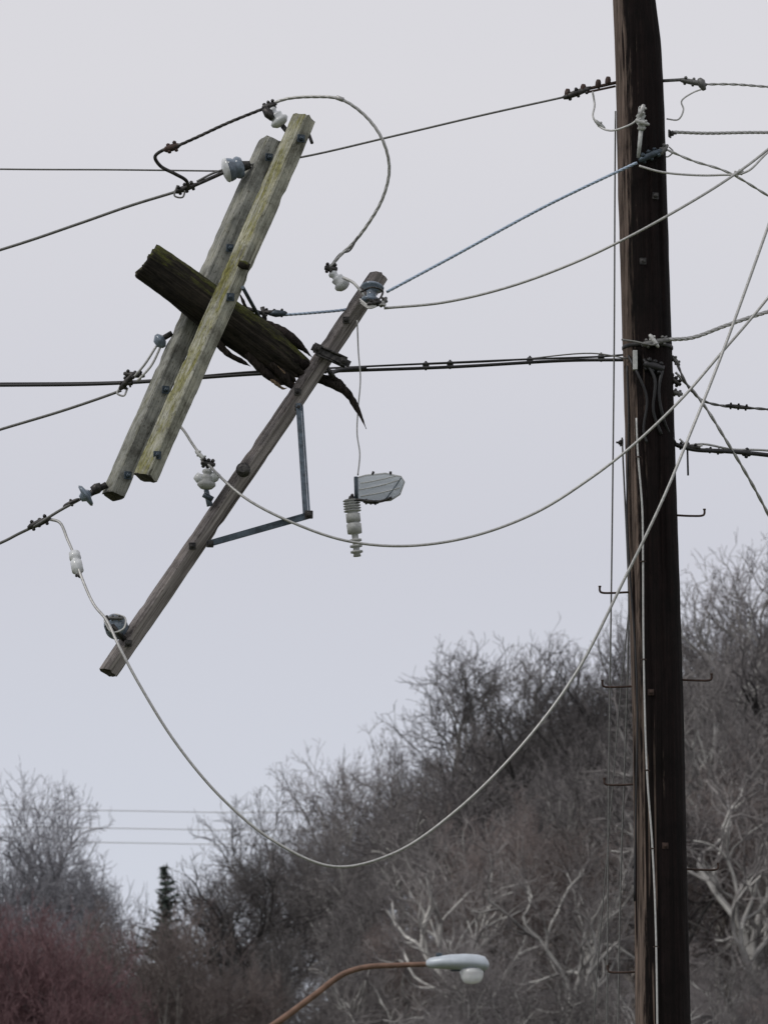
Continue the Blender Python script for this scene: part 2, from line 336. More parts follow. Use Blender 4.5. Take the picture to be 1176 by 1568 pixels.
# ------------------------------------------------------------------ broken pole top with crossarms
bt = empty("broken_pole_top")
A = P(224, 399, -0.14); B = P(468, 578, 0.04); x, y, z = frame(B-A); L = (B-A).length
v = []; f = []; mi = []; S = 64; n = 90
ends = [L*(0.94+0.07*noise.noise(Vector((math.cos(2*math.pi*j/S)*3, math.sin(2*math.pi*j/S)*3, 4.2)))+0.045*random.random()) for j in range(S)]
for i in range(n+1):
    t = i/n
    for j in range(S):
        a = 2*math.pi*j/S; c, s_ = math.cos(a), math.sin(a)
        ll = ends[j]*t; r = (30+3*math.sin(t*3.1))*U
        k = 1+0.10*noise.noise(Vector((c*1.4, s_*1.4, ll*2.2)))+0.02*noise.noise(Vector((c*7, s_*7, ll*1.5)))+0.03*noise.noise(Vector((c*5, s_*5, ll*9)))+.02*noise.noise(Vector((c*10, s_*10, ll*22)))
        ck = noise.noise(Vector((c*8, s_*8, ll*0.9+3)))
        if ck > 0.32: k -= (ck-0.32)*0.35*(0.3+t)
        if t > 0.8: k *= 1-(t-0.8)*1.5*(0.7+0.5*noise.noise(Vector((c*4, s_*4, 8))))
        if i == 0: k *= 0.95; ll = 0.02*noise.noise(Vector((c*5, s_*5, 1)))
        v.append(A+z*ll+(x*c+y*s_)*r*k)
for i in range(n):
    for j in range(S):
        a = i*S+j; b_ = i*S+(j+1) % S; f.append((a, b_, b_+S, a+S)); mi.append(0)
v.append(A+z*0.012); c0 = len(v)-1
for j in range(S): f.append((c0, (j+1) % S, j)); mi.append(1)
v.append(B-z*0.10); c1 = len(v)-1
for j in range(S): f.append((c1, n*S+j, n*S+(j+1) % S)); mi.append(2)
me = bpy.data.meshes.new("broken_stub"); R = Matrix((x, y, z)).transposed().to_4x4(); MW = Matrix.Translation(A) @ R; inv = MW.inverted()
me.from_pydata([tuple(inv @ q) for q in v], [], f)
for mt in (M_stub, M_endg, M_fresh): me.materials.append(mt)
me.polygons.foreach_set('material_index', mi); me.polygons.foreach_set('use_smooth', [m_ == 0 for m_ in mi]); me.update()
o = bpy.data.objects.new("broken_stub", me); scene.collection.objects.link(o); o.matrix_world = MW; o.parent = bt
M_splint = wood("splintered_wood", (0.006, 0.005, 0.004), (0.020, 0.016, 0.014), (0.055, 0.044, 0.038), dist=.015)
h = MB()
def splinter(pts, w, mat, dy=0):
    sp = smoothpts([P(a, b_, dy+c) for a, b_, c in pts], 7); n_ = len(sp)
    rr = [max(0.6*U, w*U*(1-(i/(n_-1))**2.2)*(0.85+0.3*random.random())) for i in range(n_)]
    h.tube(sp, rr, mat, 6)
splinter([(440, 560, 0), (490, 580, 0), (528, 598, 0), (548, 628, 0), (561, 657, 0)], 9, M_splint)
splinter([(430, 550, .03), (480, 572, .03), (520, 592, .02), (545, 620, .02)], 7, M_splint)
splinter([(400, 540, -.06), (430, 570, -.06), (444, 588, -.06), (450, 598, -.06)], 10, M_splint)
splinter([(330, 520, -.08), (350, 542, -.08), (372, 554, -.08), (384, 561, -.08)], 6, M_splint)
splinter([(380, 540, -.07), (402, 566, -.06), (424, 584, -.05), (440, 590, -.05)], 8, M_splint)
splinter([(412, 578, -.06), (424, 588, -.06), (434, 595, -.05), (440, 594, -.05)], 3.2, M_fresh)
splinter([(370, 480, .02), (420, 505, .02), (460, 530, .02), (478, 547, .02)], 10, M_splint)
splinter([(395, 500, .05), (430, 505, .03), (458, 525, .03), (474, 545, .03)], 8, M_splint)
splinter([(440, 585, -.05), (436, 572, -.08), (425, 560, -.1)], 2.5, M_fresh)
splinter([(385, 500, .05), (374, 465, .03), (366, 447, 0)], 4, M_splint)
splinter([(410, 545, 0), (470, 575, 0), (515, 583, 0), (530, 590, 0)], 10, M_splint)
splinter([(400, 520, -.03), (440, 550, -.04), (470, 560, -.03), (500, 572, 0)], 14, M_splint)
h.obj("splinters", bt)
aA, XA, YA, ZA = beam("crossarm_rear", P(174, 760, -0.18), P(413, 216, 0.42), 0.105, 0.148, math.radians(26), M_armb, bt, 1)
aB, XB, YB, ZB = beam("crossarm_front", P(224, 732, -0.62), P(465, 180, -0.10), 0.106, 0.128, math.radians(47), M_arm, bt, 2)
aC, XC, YC, ZC = beam("crossarm_lower", P(166, 1030, -0.5), P(580, 422, 0.10), 0.089, 0.112, math.radians(30), M_armc, bt, 3)
h = MB()
vd = Vector((0.1, -1, -0.1))
def onarm(px, py, pB, pT, dyB, dyT, off=-.075):
    t = (pB[1]-py)/(pB[1]-pT[1]); return P(px, py, dyB+(dyT-dyB)*t+off)
for px, py in ((461, 212), (353, 455), (241, 697)):
    h.bolt(onarm(px, py, (226, 733), (466, 180), -.62, -.10), vd+Vector((.3, 0, 0)), 4.2*U, 9*U, M_steel)
for px, py in ((412, 241), (352, 380), (254, 597), (196, 728)):
    h.bolt(onarm(px, py, (169, 762), (408, 214), -.18, .42, -.09), vd+Vector((.4, 0, 0)), 4.2*U, 9*U, M_steel)
for px, py in ((372, 718), (295, 836), (456, 600), (197, 985), (530, 490)):
    h.bolt(onarm(px, py, (166, 1030), (580, 422), -.5, .10), vd, 3.6*U, 8*U, M_hw)
h.tube([P(473, 205, -.1), P(478, 219, -.15)], 2.6*U, M_hw, 8)
h.lathe(P(366, 403, -.40), P(382, 409, -.40), [(0, 5*U), (.5, 7*U), (1, 5*U)], M_stub, 12)
h.tube([P(372, 440, -.4), P(398, 487, .0)], 3*U, M_steel, 8)
h.bar(P(478, 531, -.02-.1), P(536, 558, -.12), 10*U, 4*U, M_hw); h.tube([P(482, 526, -.14), P(532, 549, -.14)], 2.2*U, M_hw, 8)
h.tube([P(484, 542, -.14), P(528, 562, -.1)], 2.2*U, M_hw, 8)
h.bolt(P(486, 534, -.15), vd, 4.4*U, 8*U, M_hw); h.bolt(P(526, 553, -.14), vd, 4*U, 8*U, M_hw)
h.tube([P(500, 560, -.05), P(512, 578, -.05)], 3*U, M_hw, 8)
h.obj("bolts_and_band", bt)
h = MB()
h.bar(P(457, 618, -.2), P(468, 786, -.55), 8*U, 3*U, M_steel); h.bar(P(463, 622, -.19), P(474, 786, -.54), 3*U, 6*U, M_steel)
h.bar(P(478, 789, -.55), P(318, 834, -.42), 8*U, 3*U, M_steel); h.bar(P(474, 785, -.545), P(320, 829, -.41), 2.5*U, 6*U, M_steel)
h.bolt(P(473, 788, -.56), vd, 4.2*U, 9*U, M_hw); h.bolt(P(457, 624, -.2), vd, 3.6*U, 8*U, M_hw); h.bolt(P(322, 833, -.43), vd, 3.6*U, 8*U, M_hw)
h.obj("crossarm_brace", bt)
def pin(h, base, top, mat, sc=1.0, capm=None):
    h.lathe(base, top, [(0, 4*U*sc), (.05, 9*U*sc), (.2, 14*U*sc), (.32, 14*U*sc), (.42, 9.5*U*sc), (.55, 10.5*U*sc), (.62, 10.5*U*sc), (.68, 6*U*sc), (.78, 6*U*sc), (.84, 8*U*sc), (.95, 7*U*sc), (1, 4*U*sc)], mat, 24)
def spool(h, a, b_, mat, sc=1.0):
    h.lathe(a, b_, [(0, 5*U*sc), (.03, 15*U*sc), (.12, 19*U*sc), (.2, 18*U*sc), (.3, 9*U*sc), (.5, 8*U*sc), (.68, 9*U*sc), (.78, 16*U*sc), (.88, 17*U*sc), (.97, 13*U*sc), (1, 5*U*sc)], mat, 28)
h = MB()
pin(h, P(433, 192, -.05), P(414, 166, -.05), M_porc, 1.05); h.clamp(P(402, 166, -.06), P(424, 158, -.06), 4.5*U, M_hw, 3)
h.lathe(P(418, 182, -.08), P(405, 166, -.08), [(0, 5*U), (.5, 8*U), (1, 5*U)], M_hw, 10)
h.tube([P(433, 193, -.05), P(446, 208, -.05)], 4*U, M_hw)
h.lathe(P(376, 254, .3), P(343, 262, .28), [(0, 6*U), (.1, 8*U), (.15, 15*U), (.3, 18*U), (.42, 17*U), (.5, 15*U), (.55, 17*U), (.75, 19*U), (.85, 15*U), (1, 6*U)], M_gporc, 28)
h.lathe(P(349, 260, .285), P(341, 262, .28), [(0, 19.3*U), (.15, 20*U), (.5, 18*U), (.8, 12*U), (1, 6*U)], M_porc, 28)
h.lathe(P(384, 252, .3), P(366, 256, .3), [(0, 6*U), (.5, 8*U), (1, 10*U)], M_hw, 14)
pin(h, P(530, 442, .02), P(507, 416, .02), M_porc, .95); h.clamp(P(497, 410, .01), P(517, 412, .01), 4.6*U, M_hw, 3)
h.wire([P(525, 425, -.05), P(540, 432, -.08), P(548, 440, -.1), P(560, 455, -.1)], 2.4*U, M_pale, 5)
spool(h, P(571, 436, -.1), P(567, 466, -.14), M_gporc, .95)
for k_ in range(3): h.wire([P(551+k_, 458+k_*3, -.18), P(566, 468+k_*2, -.22), P(583, 462+k_*2, -.18), P(590, 464+k_*2, -.1)], 1.4*U, M_pale, 5)
h.wire([P(553, 447, -.15), P(570, 440, -.22), P(586, 446, -.16), P(578, 460, -.2), P(562, 458, -.2)], 1.6*U, M_hw, 6)
h.clamp(P(562, 466, -.22), P(584, 462, -.2), 3.6*U, M_hw, 2); h.clamp(P(582, 470, -.12), P(592, 455, -.12), 3.4*U, M_aludk, 2)
pin(h, P(316, 750, -.3), P(318, 718, -.3), M_poly, 1.0)
h.lathe(P(313, 738, -.3), P(300, 728, -.3), [(0, 5*U), (.5, 8*U), (1, 6*U)], M_porc, 14); h.lathe(P(322, 738, -.3), P(334, 724, -.3), [(0, 5*U), (.5, 8*U), (1, 6*U)], M_porc, 14)
h.clamp(P(308, 708, -.3), P(330, 712, -.3), 4.6*U, M_hw, 3); h.tube([P(316, 750, -.3), P(322, 775, -.28)], [4*U, 5*U], M_gporc, 10)
h.tube([P(312, 757, -.3), P(326, 765, -.3)], 4.5*U, M_steel, 8)
h.lathe(P(372, 718, -.42), P(374, 722, -.34), [(0, 5*U), (.2, 11*U), (.6, 11*U), (1, 7*U)], M_hw, 16)
h.lathe(P(176, 955, -.56), P(180, 963, -.40), [(0, 6*U), (.05, 14*U), (.15, 17*U), (.25, 16*U), (.32, 9*U), (.6, 9*U), (.7, 17*U), (.85, 18*U), (1, 10*U)], M_gporc, 28)
h.clamp(P(166, 946, -.6), P(190, 947, -.58), 2.8*U, M_aludk, 2); h.clamp(P(164, 942, -.6), P(165, 966, -.58), 2.6*U, M_hw, 2); h.tube([P(172, 958, -.58), P(196, 985, -.48)], 4*U, M_hw)
h.wire([P(160, 950, -.6), P(172, 968, -.62), P(190, 962, -.6), P(192, 946, -.58), P(176, 940, -.58)], 1.4*U, M_pale, 6)
h.lathe(P(139, 754, -.2), P(124, 764, -.2), [(0, 5*U), (.2, 8*U), (.3, 16*U), (.5, 19*U), (.62, 17*U), (.7, 8*U), (1, 5*U)], M_gporc, 26)
h.tube([P(124, 764, -.2), P(164, 742, -.2)], 5*U, M_hw, 10); h.lathe(P(142, 752, -.2), P(156, 744, -.2), [(0, 7*U), (.5, 8.5*U), (1, 6*U)], M_hw, 12)
h.lathe(P(252, 518, .1), P(238, 527, .1), [(0, 6*U), (.3, 12*U), (.6, 12*U), (1, 5*U)], M_gporc, 20); h.tube([P(238, 525, .1), P(264, 510, .1)], 4.5*U, M_hw, 8)
h.clamp(P(440, 480, .1), P(400, 478, .1), 3.8*U, M_hw, 3); h.lathe(P(412, 480, .1), P(438, 480, .1), [(0, 3*U), (.4, 6*U), (1, 4*U)], M_steel, 12)
h.tube([P(402, 470, .1), P(406, 490, .1)], 3.5*U, M_hw)
h.tube([P(372, 470, .1), P(402, 480, .1)], 3*U, M_hw)
h.obj("insulators", bt)
# ------------------------------------------------------------------ wires
def w(name, pts, r, mat, n=10, clamps=(), strand=0, pitch=.1):
    h = MB(); q = [P(*p) for p in pts]
    if strand: h.strands(q, r*U, mat, strand, pitch, n)
    else: h.wire(q, r*U, mat, n, 8)
    for a, b_, cr, cm, nb in clamps: h.clamp(P(*a), P(*b_), cr*U, cm, nb)
    h.obj(name)
PL = "power_line"
w(PL, [(-3000, 190, 6), (-1200, 235, 3), (0, 259, .5), (180, 260, .4), (342, 262, .28)], 1.4, M_aludk)
w(PL, [(372, 254, .3), (465, 240, .4), (600, 209, .3), (740, 176, .15), (862, 149, 0)], 1.7, M_aludk)
w(PL, [(-3000, 900, 6), (-900, 630, 2.5), (0, 383, .6), (120, 343, .45), (200, 315, .35), (272, 293, .25)], 2.4, M_aludk,
  clamps=[((268, 294, .25), (302, 282, .25), 4.6, M_hw, 3)])
h = MB()
h.wire([P(300, 283, .25), P(325, 272, .27), P(345, 263, .28)], 3.0*U, M_hw); h.wire([P(302, 278, .25), P(325, 266, .27), P(342, 260, .28)], 1.8*U, M_aludk)
h.wire([P(290, 288, .22), P(285, 276, .15), P(268, 266, .1), P(246, 254, .08), P(238, 240, .05), P(250, 230, .02), P(272, 224, 0)], 2.8*U, M_hw, 8)
h.wire([P(272, 284, .22), P(268, 300, .2), P(280, 302, .2), P(284, 292, .2)], 1.5*U, M_aludk)
h.strands([P(262, 228, 0), P(300, 211, -.02), P(350, 188, -.05), P(405, 166, -.06)], 2.8*U, M_hw, 3, .12)
h.clamp(P(252, 230, .02), P(276, 222, 0), 5*U, M_rust, 2); h.obj("jumper_cable")
h = MB()
h.strands([P(418, 158, -.06), P(440, 151, -.1), P(480, 148, -.15), P(522, 152, -.2), P(560, 178, -.2), P(586, 215, -.2), P(596, 258, -.15), P(586, 303, -.1), P(562, 345, -.05), P(540, 373, 0), P(520, 392, 0), P(505, 410, 0)], 3.0*U, M_alu, 3, .16, off=.3)
h.wire([P(548, 362, -.03), P(535, 384, 0), P(522, 388, 0), P(510, 402, 0)], 1.5*U, M_aludk)
h.tube([P(515, 149, -.2), P(526, 153, -.2)], 3.8*U, M_alu); h.obj("jumper_cable")
h = MB()
h.wire([P(-3000, 560, 6), P(-1200, 586, 3), P(0, 590, .9), P(180, 587, .7), P(390, 573, .5), P(520, 568, .35), P(690, 562, .2), P(870, 552, .1), P(958, 551, 0)], 2.6*U, M_blk, 12)
h.wire([P(-3000, 557, 6.02), P(-1200, 583, 3.02), P(0, 587, .92), P(200, 584, .72), P(390, 569, .5), P(520, 563, .35), P(650, 557, .2), P(810, 550, .1), P(920, 546, .05), P(958, 543, 0)], 1.6*U, M_blk, 12)
for px, py in ((652, 559), (689, 557), (811, 551), (920, 546), (200, 585)):
    h.lathe(P(px-5, py+1, .3), P(px+5, py, .3), [(0, 2*U), (.2, 5*U), (.8, 5*U), (1, 2*U)], M_blk, 10)
    h.tube([P(px, py-6, .3), P(px, py+8, .3)], 1.8*U, M_blk, 6)
h.wire([P(505, 572, .1), P(520, 567, .2), P(560, 563, .3)], 3.4*U, M_blk, 6)
h.wire([P(650, 558, .2), P(780, 552, .15), P(905, 541, 0), P(960, 549, -.1)], 1.1*U, M_aludk, 8)
h.obj("telephone_cable")
w(PL, [(-3000, 1500, 6), (-900, 930, 2.5), (0, 658, .5), (90, 631, .35), (150, 611, .25), (186, 598, .2)], 2.3, M_aludk,
  clamps=[((184, 596, .2), (208, 570, .15), 4.6, M_hw, 3), ((190, 572, .18), (222, 576, .15), 4, M_hw, 3)])
h = MB(); h.wire([P(205, 578, .15), P(222, 558, .12), P(240, 530, .1)], 2*U, M_alu); h.wire([P(210, 584, .15), P(232, 560, .12), P(246, 532, .1)], 2*U, M_pale)
h.wire([P(186, 590, .2), P(180, 602, .2), P(190, 606, .2), P(196, 594, .2)], 1.6*U, M_pale); h.obj("line_tie")
w(PL, [(-3000, 2000, 6), (-900, 1170, 2), (0, 832, .1), (28, 818, .05), (58, 803, -.1), (90, 783, -.15), (126, 763, -.2)], 2.4, M_aludk,
  clamps=[((44, 808, -.05), (78, 793, -.13), 4.8, M_hw, 3), ((98, 776, -.15), (122, 764, -.2), 3.4, M_hw, 1)])
h = MB()
q = [(76, 795, -.12), (92, 800, -.15), (104, 826, -.2), (115, 852, -.3), (126, 885, -.4), (144, 925, -.5), (164, 950, -.62), (184, 992, -.75), (215, 1050, -.8), (270, 1138, -.8), (340, 1222, -.8), (420, 1288, -.8), (512, 1327, -.8), (604, 1306, -.75), (700, 1240, -.7), (800, 1140, -.65), (882, 1030, -.6), (955, 888, -.6), (1012, 770, -.6), (1060, 655, -.5), (1100, 555, -.4), (1176, 345, -.3), (1500, -600, 0)]
h.wire([P(*p) for p in q], 2.3*U, M_alu, 10)
h.lathe(P(114, 845, -.28), P(121, 880, -.35), [(0, 5*U), (.05, 8.5*U), (.3, 9*U), (.35, 6.5*U), (.45, 9*U), (.85, 9*U), (.9, 5*U), (1, 5*U)], M_porc, 16)
h.clamp(P(115, 868, -.3), P(123, 884, -.38), 3.4*U, M_hw, 2); h.obj(PL)
w(PL, [(262, 640, -.2), (280, 657, -.22), (298, 684, -.25), (322, 714, -.32), (378, 764, -.5), (450, 801, -.55), (530, 828, -.55), (620, 836, -.5), (720, 822, -.45), (820, 785, -.4), (900, 735, -.4), (965, 685, -.4), (1040, 614, -.35), (1100, 545, -.3), (1176, 455, -.2), (1700, -250, 0)], 2.1, M_alu,
  clamps=[((300, 690, -.26), (316, 706, -.3), 3, M_poly, 2)])
w(PL, [(592, 447, -.1), (680, 400, -.1), (760, 356, -.12), (850, 308, -.15), (975, 249, -.2)], 2.6, M_blue, strand=3, pitch=.09)
w(PL, [(588, 472, -.12), (680, 463, -.12), (780, 439, -.15), (880, 402, -.2), (960, 364, -.25), (1060, 308, -.2), (1120, 270, -.1), (1176, 228, 0), (1700, -250, .5)], 2.1, M_alu)
w(PL, [(436, 482, .1), (480, 479, .08), (530, 474, .1), (552, 468, .05)], 2.5, M_blue, strand=3, pitch=.09)
w(PL, [(1082, 129, 0), (1120, 129, .1), (1176, 133, .3), (2600, 250, 5)], 2.3, M_alu, strand=2, pitch=.16)
w(PL, [(1028, 202, 0), (1080, 204, .1), (1176, 203, .3), (2600, 250, 5)], 2.8, M_alu, strand=3, pitch=.12)
w(PL, [(1018, 228, -.1), (1060, 246, 0), (1110, 262, .1), (1176, 300, .3), (2400, 1100, 4)], 2.3, M_pale, strand=2, pitch=.2)
w(PL, [(978, 254, -.2), (1010, 263, -.2), (1060, 268, -.1), (1100, 268, 0), (1140, 264, 0), (1176, 232, .1), (1700, -260, 1)], 1.8, M_pale,
  clamps=[((1122, 268, 0), (1138, 262, 0), 3, M_alu, 2)])
w(PL, [(1020, 520, -.1), (1060, 517, 0), (1110, 499, .1), (1176, 477, .3), (2600, 60, 5)], 3.4, M_alu, strand=3, pitch=.14)
w(PL, [(1034, 552, 0), (1052, 590, 0), (1075, 613, .1), (1110, 622, .2), (1176, 627, .3), (2600, 800, 5)], 2.4, M_aludk, strand=2, pitch=.16,
  clamps=[((1110, 621, .2), (1150, 625, .25), 3, M_hw, 3)])
w(PL, [(1034, 570, 0), (1070, 610, .05), (1110, 672, .1), (1176, 788, .3), (1500, 1500, 2)], 2.8, M_alu, strand=2, pitch=.2)
w("telephone_cable", [(1032, 680, 0), (1060, 688, 0), (1110, 691, .1), (1176, 697, .3), (2600, 900, 5)], 3.4, M_blk,
  clamps=[((1078, 688, .1), (1108, 693, .1), 3, M_hw, 2), ((1135, 693, .2), (1150, 695, .2), 5, M_blk, 1)])
w(PL, [(1045, 684, 0), (1075, 680, .05), (1120, 688, .15), (1176, 690, .3), (2600, 890, 5)], 1.8, M_alu)
for yy in (1241, 1268, 1290):
    h = MB(); h.wire([P(-900, yy-14, 0, 440), P(160, yy, 0, 440), P(420, yy+3, 0, 440), P(2200, yy-30, 0, 440)], 0.030, M_pale, 10, 5); h.obj(PL)
# ------------------------------------------------------------------ hanging arrester and guard
ar = empty("lightning_arrester")
h = MB()
h.wire([P(547, 490, -.05), P(549, 540, 0), P(552, 580, 0), P(548, 630, 0), (P(547, 665, 0)), P(551, 695, 0), P(548, 728, 0)], 1.1*U, M_alu, 8)
h.obj("lead_wire", ar)
h = MB()
prof = [(0, 3*U), (.01, 11*U)]
for i in range(5):
    t = .02+i*.045; prof += [(t, 8*U), (t+.006, 13.5*U), (t+.018, 13*U), (t+.03, 8*U)]
prof += [(.25, 8*U), (.26, 11*U), (.40, 11*U), (.41, 8*U), (.44, 11.5*U), (.60, 11*U), (.61, 5*U), (.68, 5*U)]
for t in (.70, .80, .90): prof += [(t, 5*U), (t+.005, 9.5*U), (t+.035, 9.5*U), (t+.05, 5*U)]
prof += [(1, 6*U)]
h.lathe(P(538, 764, 0), P(547, 852, 0), prof, M_poly, 24)
h.clamp(P(534, 762, 0), P(548, 766, 0), 4*U, M_hw, 2)
h.obj("shed_column", ar)
h = MB()
out = [(543, 733), (560, 728), (590, 725), (614, 730), (619, 738), (612, 757), (598, 766), (570, 768), (545, 766)]
k = h.mi(M_clear)
for sgn, dy in ((1, -.03), (-1, .01)):
    base = len(h.v); h.v.append(P(578, 747, dy-.012*sgn))
    for a, b_ in out: h.v.append(P(a, b_, dy))
    for j in range(len(out)):
        t_ = (base, base+1+j, base+1+(j+1) % len(out)); h.f.append(t_ if sgn > 0 else t_[::-1]); h.m.append(k); h.sm.append(False)
h.tube([P(a, b_, -.02) for a, b_ in out+[out[0]]], 1.5*U, M_poly, 6)
h.tube([P(545, 730, -.03), P(546, 770, -.03)], 3.0*U, M_steel, 8)
h.wire([P(a, b_, -.04) for a, b_ in ((545, 765), (580, 768), (600, 762))], 2.2*U, M_hw, 5)
for q in (((550, 750), (580, 744), (612, 735)), ((552, 760), (585, 754), (612, 747)), ((552, 740), (575, 736), (606, 729))):
    h.wire([P(a, b_, -.045) for a, b_ in q], .8*U, M_poly, 5)
h.wire([P(a, b_, -.045) for a, b_ in ((590, 765), (603, 748), (614, 732))], .9*U, M_steel, 5)
h.clamp(P(556, 768, -.03), P(580, 770, -.03), 2.6*U, M_hw, 3); h.tube([P(570, 728, -.02), P(572, 722, -.02)], 2*U, M_hw); h.tube([P(598, 728, -.02), P(598, 722, -.02)], 2*U, M_hw)
h.obj("wildlife_guard", ar)
# ------------------------------------------------------------------ street lamp
sl = empty("street_lamp"); Q = lambda a, b_, d=0: P(a, b_, d, 80.0); V = 2*U
h = MB()
arm = [Q(385, 1592), Q(430, 1562), Q(480, 1525), Q(525, 1492), Q(560, 1481), Q(610, 1478), Q(664, 1476)]
sp = smoothpts(arm, 8); h.tube(sp, [V*(5.2-1.4*i/(len(sp)-1)) for i in range(len(sp))], M_arc, 12)
h.obj("lamp_arm", sl)
h = MB(); base_ = Q(383, 1594); h.tube([Vector((base_.x, base_.y, -.2)), Vector((base_.x, base_.y, .5)), base_+Vector((0, 0, .1))], [.13, .12, .08], M_arc, 16)
h.lathe(Vector((base_.x, base_.y, 0)), Vector((base_.x, base_.y, .12)), [(0, .22), (1, .2)], M_arc, 16); h.obj("lamp_post", sl)
v = []; f = []; sec = [(652, 1476, 4, 4), (658, 1476, 9, 8), (672, 1475, 11, 14), (690, 1474.5, 13, 18), (712, 1475, 14.5, 21), (730, 1476, 14.5, 21), (742, 1477, 12.5, 17), (747, 1478, 7, 9), (749, 1478, 1, 2)]
S = 24
for a, b_, hh, wd in sec:
    c = Q(a, b_)
    for j in range(S):
        t = 2*math.pi*j/S; zz = math.sin(t); zz = zz if zz > 0 else zz*0.75
        v.append(c+Vector((0, math.cos(t)*wd*V, zz*hh*V)))
for i in range(len(sec)-1):
    for j in range(S):
        a = i*S+j; b_ = i*S+(j+1) % S; f.append((a, b_, b_+S, a+S))
f.append(tuple(range(S))[::-1]); f.append(tuple((len(sec)-1)*S+j for j in range(S)))
h = MB(); h.v = v; h.f = f; h.m = [h.mi(M_lamp)]*len(f); h.sm = [True]*len(f)
h.lathe(Q(672, 1466), Q(672, 1459), [(0, 5*V), (.8, 5*V), (1, 3*V)], M_steel, 12)
h.tube([Q(690, 1486), Q(742, 1488)], 1.3*V, M_steel, 6); h.obj("lamp_housing", sl)
h = MB(); h.lathe(Q(722, 1484), Q(723, 1507), [(0, 18*V), (.3, 18*V), (.6, 16.5*V), (.8, 14*V), (.9, 11*V), (.97, 6*V), (1, 1*V)], M_glass, 28); h.obj("lamp_refractor", sl)
# ------------------------------------------------------------------ terrain
def sst(a, b_, x):
    t = min(1, max(0, (x-a)/(b_-a))); return t*t*(3-2*t)
def gz(x, y):
    A = 31+15*sst(-18, 15, x)
    t = max(0, y-105)/300
    hgt = A*(min(t, 1.0)**1.15) - max(0, t-1)*30
    if y > 105: hgt += 0.5*noise.noise(Vector((x*.05, y*.05, 0)))*min(1, (y-105)/30)
    return hgt if hgt > -6 else -6
def axis(l, r, fine, k):
    out = list(np.arange(l, r+.1, fine)); s = fine; a = l; b_ = r
    while b_ < 4000: s *= k; b_ += s; out.append(b_); a -= s; out.insert(0, a)
    return out
xs = axis(-90, 90, 6, 1.35); yl = [-4000, -1500, -500, -150, -50, 0, 40, 80, 100]+list(np.arange(106, 440, 7))+[460, 500, 560, 650, 800, 1100, 1600, 2500, 4000]
v = [(x, y, gz(x, y)) for y in yl for x in xs]; nx = len(xs)
f = [(j*nx+i, j*nx+i+1, (j+1)*nx+i+1, (j+1)*nx+i) for j in range(len(yl)-1) for i in range(nx-1)]
me = bpy.data.meshes.new("ground"); me.from_pydata(v, [], f)
for p_ in me.polygons: p_.use_smooth = True
m, nt, b = newmat("winter_ground"); L = nt.links; tc = N(nt, 'ShaderNodeTexCoord')
n1 = N(nt, 'ShaderNodeTexNoise', Scale=0.35, Detail=10.0, Roughness=0.75); L.new(tc.outputs['Object'], n1.inputs['Vector'])
r1 = ramp(nt, [(0.3, (0.035, 0.03, 0.03)), (0.5, (0.07, 0.062, 0.062)), (0.7, (0.12, 0.11, 0.108))]); L.new(n1.outputs['Fac'], r1.inputs['Fac'])
sx = N(nt, 'ShaderNodeSeparateXYZ'); L.new(tc.outputs['Object'], sx.inputs[0]); mr = N(nt, 'ShaderNodeMapRange'); mr.inputs['From Min'].default_value = 90; mr.inputs['From Max'].default_value = 125
L.new(sx.outputs['Y'], mr.inputs['Value'])
n2 = N(nt, 'ShaderNodeTexNoise', Scale=2.0, Detail=10.0); L.new(tc.outputs['Object'], n2.inputs['Vector'])
r2 = ramp(nt, [(0.3, (0.04, 0.06, 0.02)), (0.7, (0.12, 0.12, 0.05))]); L.new(n2.outputs['Fac'], r2.inputs['Fac'])
mx = N(nt, 'ShaderNodeMixRGB'); L.new(mr.outputs[0], mx.inputs[0]); L.new(r2.outputs['Color'], mx.inputs[1]); L.new(r1.outputs['Color'], mx.inputs[2]); L.new(mx.outputs[0], b.inputs['Base Color']); b.inputs['Roughness'].default_value = 1
me.materials.append(m); o = bpy.data.objects.new("ground", me); scene.collection.objects.link(o)
M_asph = simple("asphalt", (0.05, 0.05, 0.052), 0.9, 0, 0.25, 3, 0.1); M_mark = simple("road_paint", (0.6, 0.45, 0.08), 0.7, 0, 0.1, 5, 0); M_conc = simple("concrete", (0.35, 0.34, 0.32), 0.9, 0, 0.15, 2, 0)
def sheet(name, x0, x1, y0, y1, z_, mat, parent=None):
    me = bpy.data.meshes.new(name); me.from_pydata([(x0, y0, z_), (x1, y0, z_), (x1, y1, z_), (x0, y1, z_)], [], [(0, 1, 2, 3)]); me.materials.append(mat)
    o = bpy.data.objects.new(name, me); scene.collection.objects.link(o); o.parent = parent; return o
rd = empty("road"); sheet("carriageway", -600, 600, 60, 70, .004, M_asph, rd); sheet("marking_1", -600, 600, 64.8, 64.92, .008, M_mark, rd); sheet("marking_2", -600, 600, 65.1, 65.22, .008, M_mark, rd)
h = MB(); X_, Y_, Z_ = Vector((1, 0, 0)), Vector((0, 1, 0)), Vector((0, 0, 1))
h.box((0, 59.9, .03), Y_, Z_, X_, .1, .1, 600, M_conc); h.box((0, 70.1, .03), Y_, Z_, X_, .1, .1, 600, M_conc); h.obj("kerb", rd)
